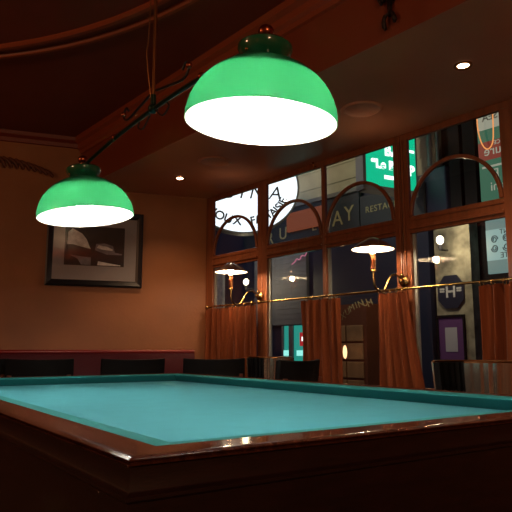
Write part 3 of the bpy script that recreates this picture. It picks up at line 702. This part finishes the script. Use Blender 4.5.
for tx, sz, x, z in (('LE POINT', .085, 0, .18), ('PORTE', .095, -.04, -.11)):
    bm = bm_(); text(bm, tx, sz, tm(x, -.006, z, mirror=True), .005); obj('lettering', bm, M['navy2'], t)
# globe lamps on the facade
def globe(px, py, tt, label):
    p = at(px, py, tt); t = thing('street_globe_lamp', label, 'street lamp', p, WROT, 'glowing globes across the street')
    bm = bm_(); sphere(bm, (0, 0, 0), .048, 16, (1, 1, 1.2)); obj('globe', bm, M['globe'], t, smooth=True)
    bm = bm_(); tube(bm, [(0, 0, -.13), (0, 0, -.06)], [.02, .03], 10); tube(bm, [(0, 0, -.12), (0, .16, -.12)], .014, 8); obj('bracket', bm, M['dark'], t, smooth=True)
globe(440, 240, 7.75, 'bright globe lamp outside the right window')
globe(246, 282, 10.5, 'bright globe lamp seen beside the corner wall lamp')
# shops at street level
bm = bm_(); box(bm, -4.30, -2.95, FN - .06, FN - .001, 1.37, 2.60)
for i in range(14): box(bm, -4.30, -2.95, FN - .066, FN - .06, 1.38 + i * .087, 1.455 + i * .087)
tag(obj('roller_shutter', bm, M['greyshut'], loc=WORG, rotz=WROT), 'grey shutter hanging above the teal lit doorway across the street', 'shutter')
t = thing('shop_window', 'teal lit shop doorway below the grey shutter across the street', 'shop window', W(-3.25, FN - .02, 0), WROT)
bm = bm_(); box(bm, -.32, .42, 0, .018, .3, 1.36); obj('lit_glass', bm, M['s_teal'], t)
bm = bm_(); box(bm, -.16, -.06, -.03, 0, .3, 1.36); box(bm, -.34, -.30, -.03, 0, .3, 1.36); obj('door_frame', bm, M['greyshut'], t)
bm = bm_(); box(bm, .02, .36, -.02, -.002, .86, .95); box(bm, -.30, -.18, -.02, -.002, .86, .95); obj('strip_light', bm, M['s_cyan'], t)
bm = bm_(); box(bm, .12, .34, -.04, -.02, 1.02, 1.24); rs = obj('red_sign', bm, M['s_redbox'], t)
bm = bm_(); box(bm, .17, .28, -.044, -.0405, 1.10, 1.17); obj('white_mark', bm, M['s_letter'], rs)
bm = bm_(); tube(bm, spl([(-.22, 0, -.06), (-.14, 0, -.02), (-.1, 0, .02), (-.03, 0, .0), (.02, 0, .06), (.10, 0, .05), (.14, 0, .10)], 5), .008, 8)
tag(obj('neon_squiggle', bm, M['s_pink'], smooth=True, loc=W(-3.02, FN - .12, 2.44), rotz=WROT), 'small pink neon scribble high in the middle window', 'neon light')
t = thing('drawer_cabinet', 'shop cabinet of pale wooden drawers seen through the middle window', 'cabinet', W(-1.9, FN - .30, 0), WROT)
bm = bm_(); box(bm, -.38, .40, 0, .29, -.05, 1.62); obj('carcass', bm, M['shopin'], t)
for i in range(4):
    for j in range(2):
        bm = bm_(); x = -.30 + j * .33; z = .30 + i * .26; box(bm, x, x + .31, -.02, -.001, z, z + .23); obj('drawer', bm, M['crate'], t, bevel=.008)
bm = bm_(); sphere(bm, (0, 0, 0), .05, 12, (.6, .6, 1.9)); tag(obj('shop_lamp', bm, emis('shop_lamp', (1, .55, .25), 2.5), smooth=True, loc=at(345, 352, 8.55)), 'small upright orange lamp beside the wooden drawers', 'lamp')
post('pale slim post standing in for a reflection streak before the drawers at left', -2.05, FN - .45, .028, -.05, 1.75, M['greyshut'], 'reflection_post', 'post')  # post put in for a pale vertical reflection streak
# gilt lettering arching on the middle window
bm = bm_(); st = 'XUMINUM'
for i, ch in enumerate(st):
    u = i / (len(st) - 1); text(bm, ch, .062, tm(1.405 + .235 * u, .034, 1.185 + .075 * u + .03 * math.sin(PI * u), -R(22)), .001)
tag(obj('window_lettering', bm, M['gold'], loc=WORG, rotz=WROT), 'faded gilt letters slanting across the middle window glass', 'lettering')

# ================================================================== LIGHT
w = bpy.data.worlds.new('night'); scene.world = w; w.use_nodes = True
w.node_tree.nodes['Background'].inputs[0].default_value = (.10, .14, .30, 1); w.node_tree.nodes['Background'].inputs[1].default_value = .12
def light(name, kind, loc, e, col, size=.1, rot=None, sx=None):
    l = bpy.data.lights.new(name, kind); l.energy = e; l.color = col
    if kind == 'AREA': l.size = size
    else: l.shadow_soft_size = size
    o = bpy.data.objects.new(name, l); COL.objects.link(o); o.location = loc
    if rot: o.rotation_euler = rot
    return o
# unseen fill lights added for the room and the street; globe lamps' own light
light('room_fill', 'POINT', W(5.6, -3.2, 2.1), 55, (1, .60, .32), .12)  # added fill, no visible fixture
light('side_fill', 'POINT', W(1.5, -5.0, 2.2), 42, (1, .58, .30), .12)  # added fill from the left, kept out of the window reflections
light('street_fill', 'POINT', W(-2.2, 1.6, 4.9), 120, (1, .80, .52), .2)  # added fill to brighten the facade
light('globe_light', 'POINT', at(440, 240, 7.60), 16, (1, .80, .48), .06)
light('globe_light', 'POINT', at(246, 282, 10.3), 8, (1, .80, .48), .06)

scene.view_settings.view_transform = 'Standard'; scene.view_settings.look = 'None'
scene.view_settings.exposure = 0; scene.view_settings.gamma = 1; scene.view_settings.use_curve_mapping = False
scene.cycles.use_denoising = True
scene.cycles.max_bounces = 12; scene.cycles.transparent_max_bounces = 16
scene.cycles.sample_clamp_indirect = 60
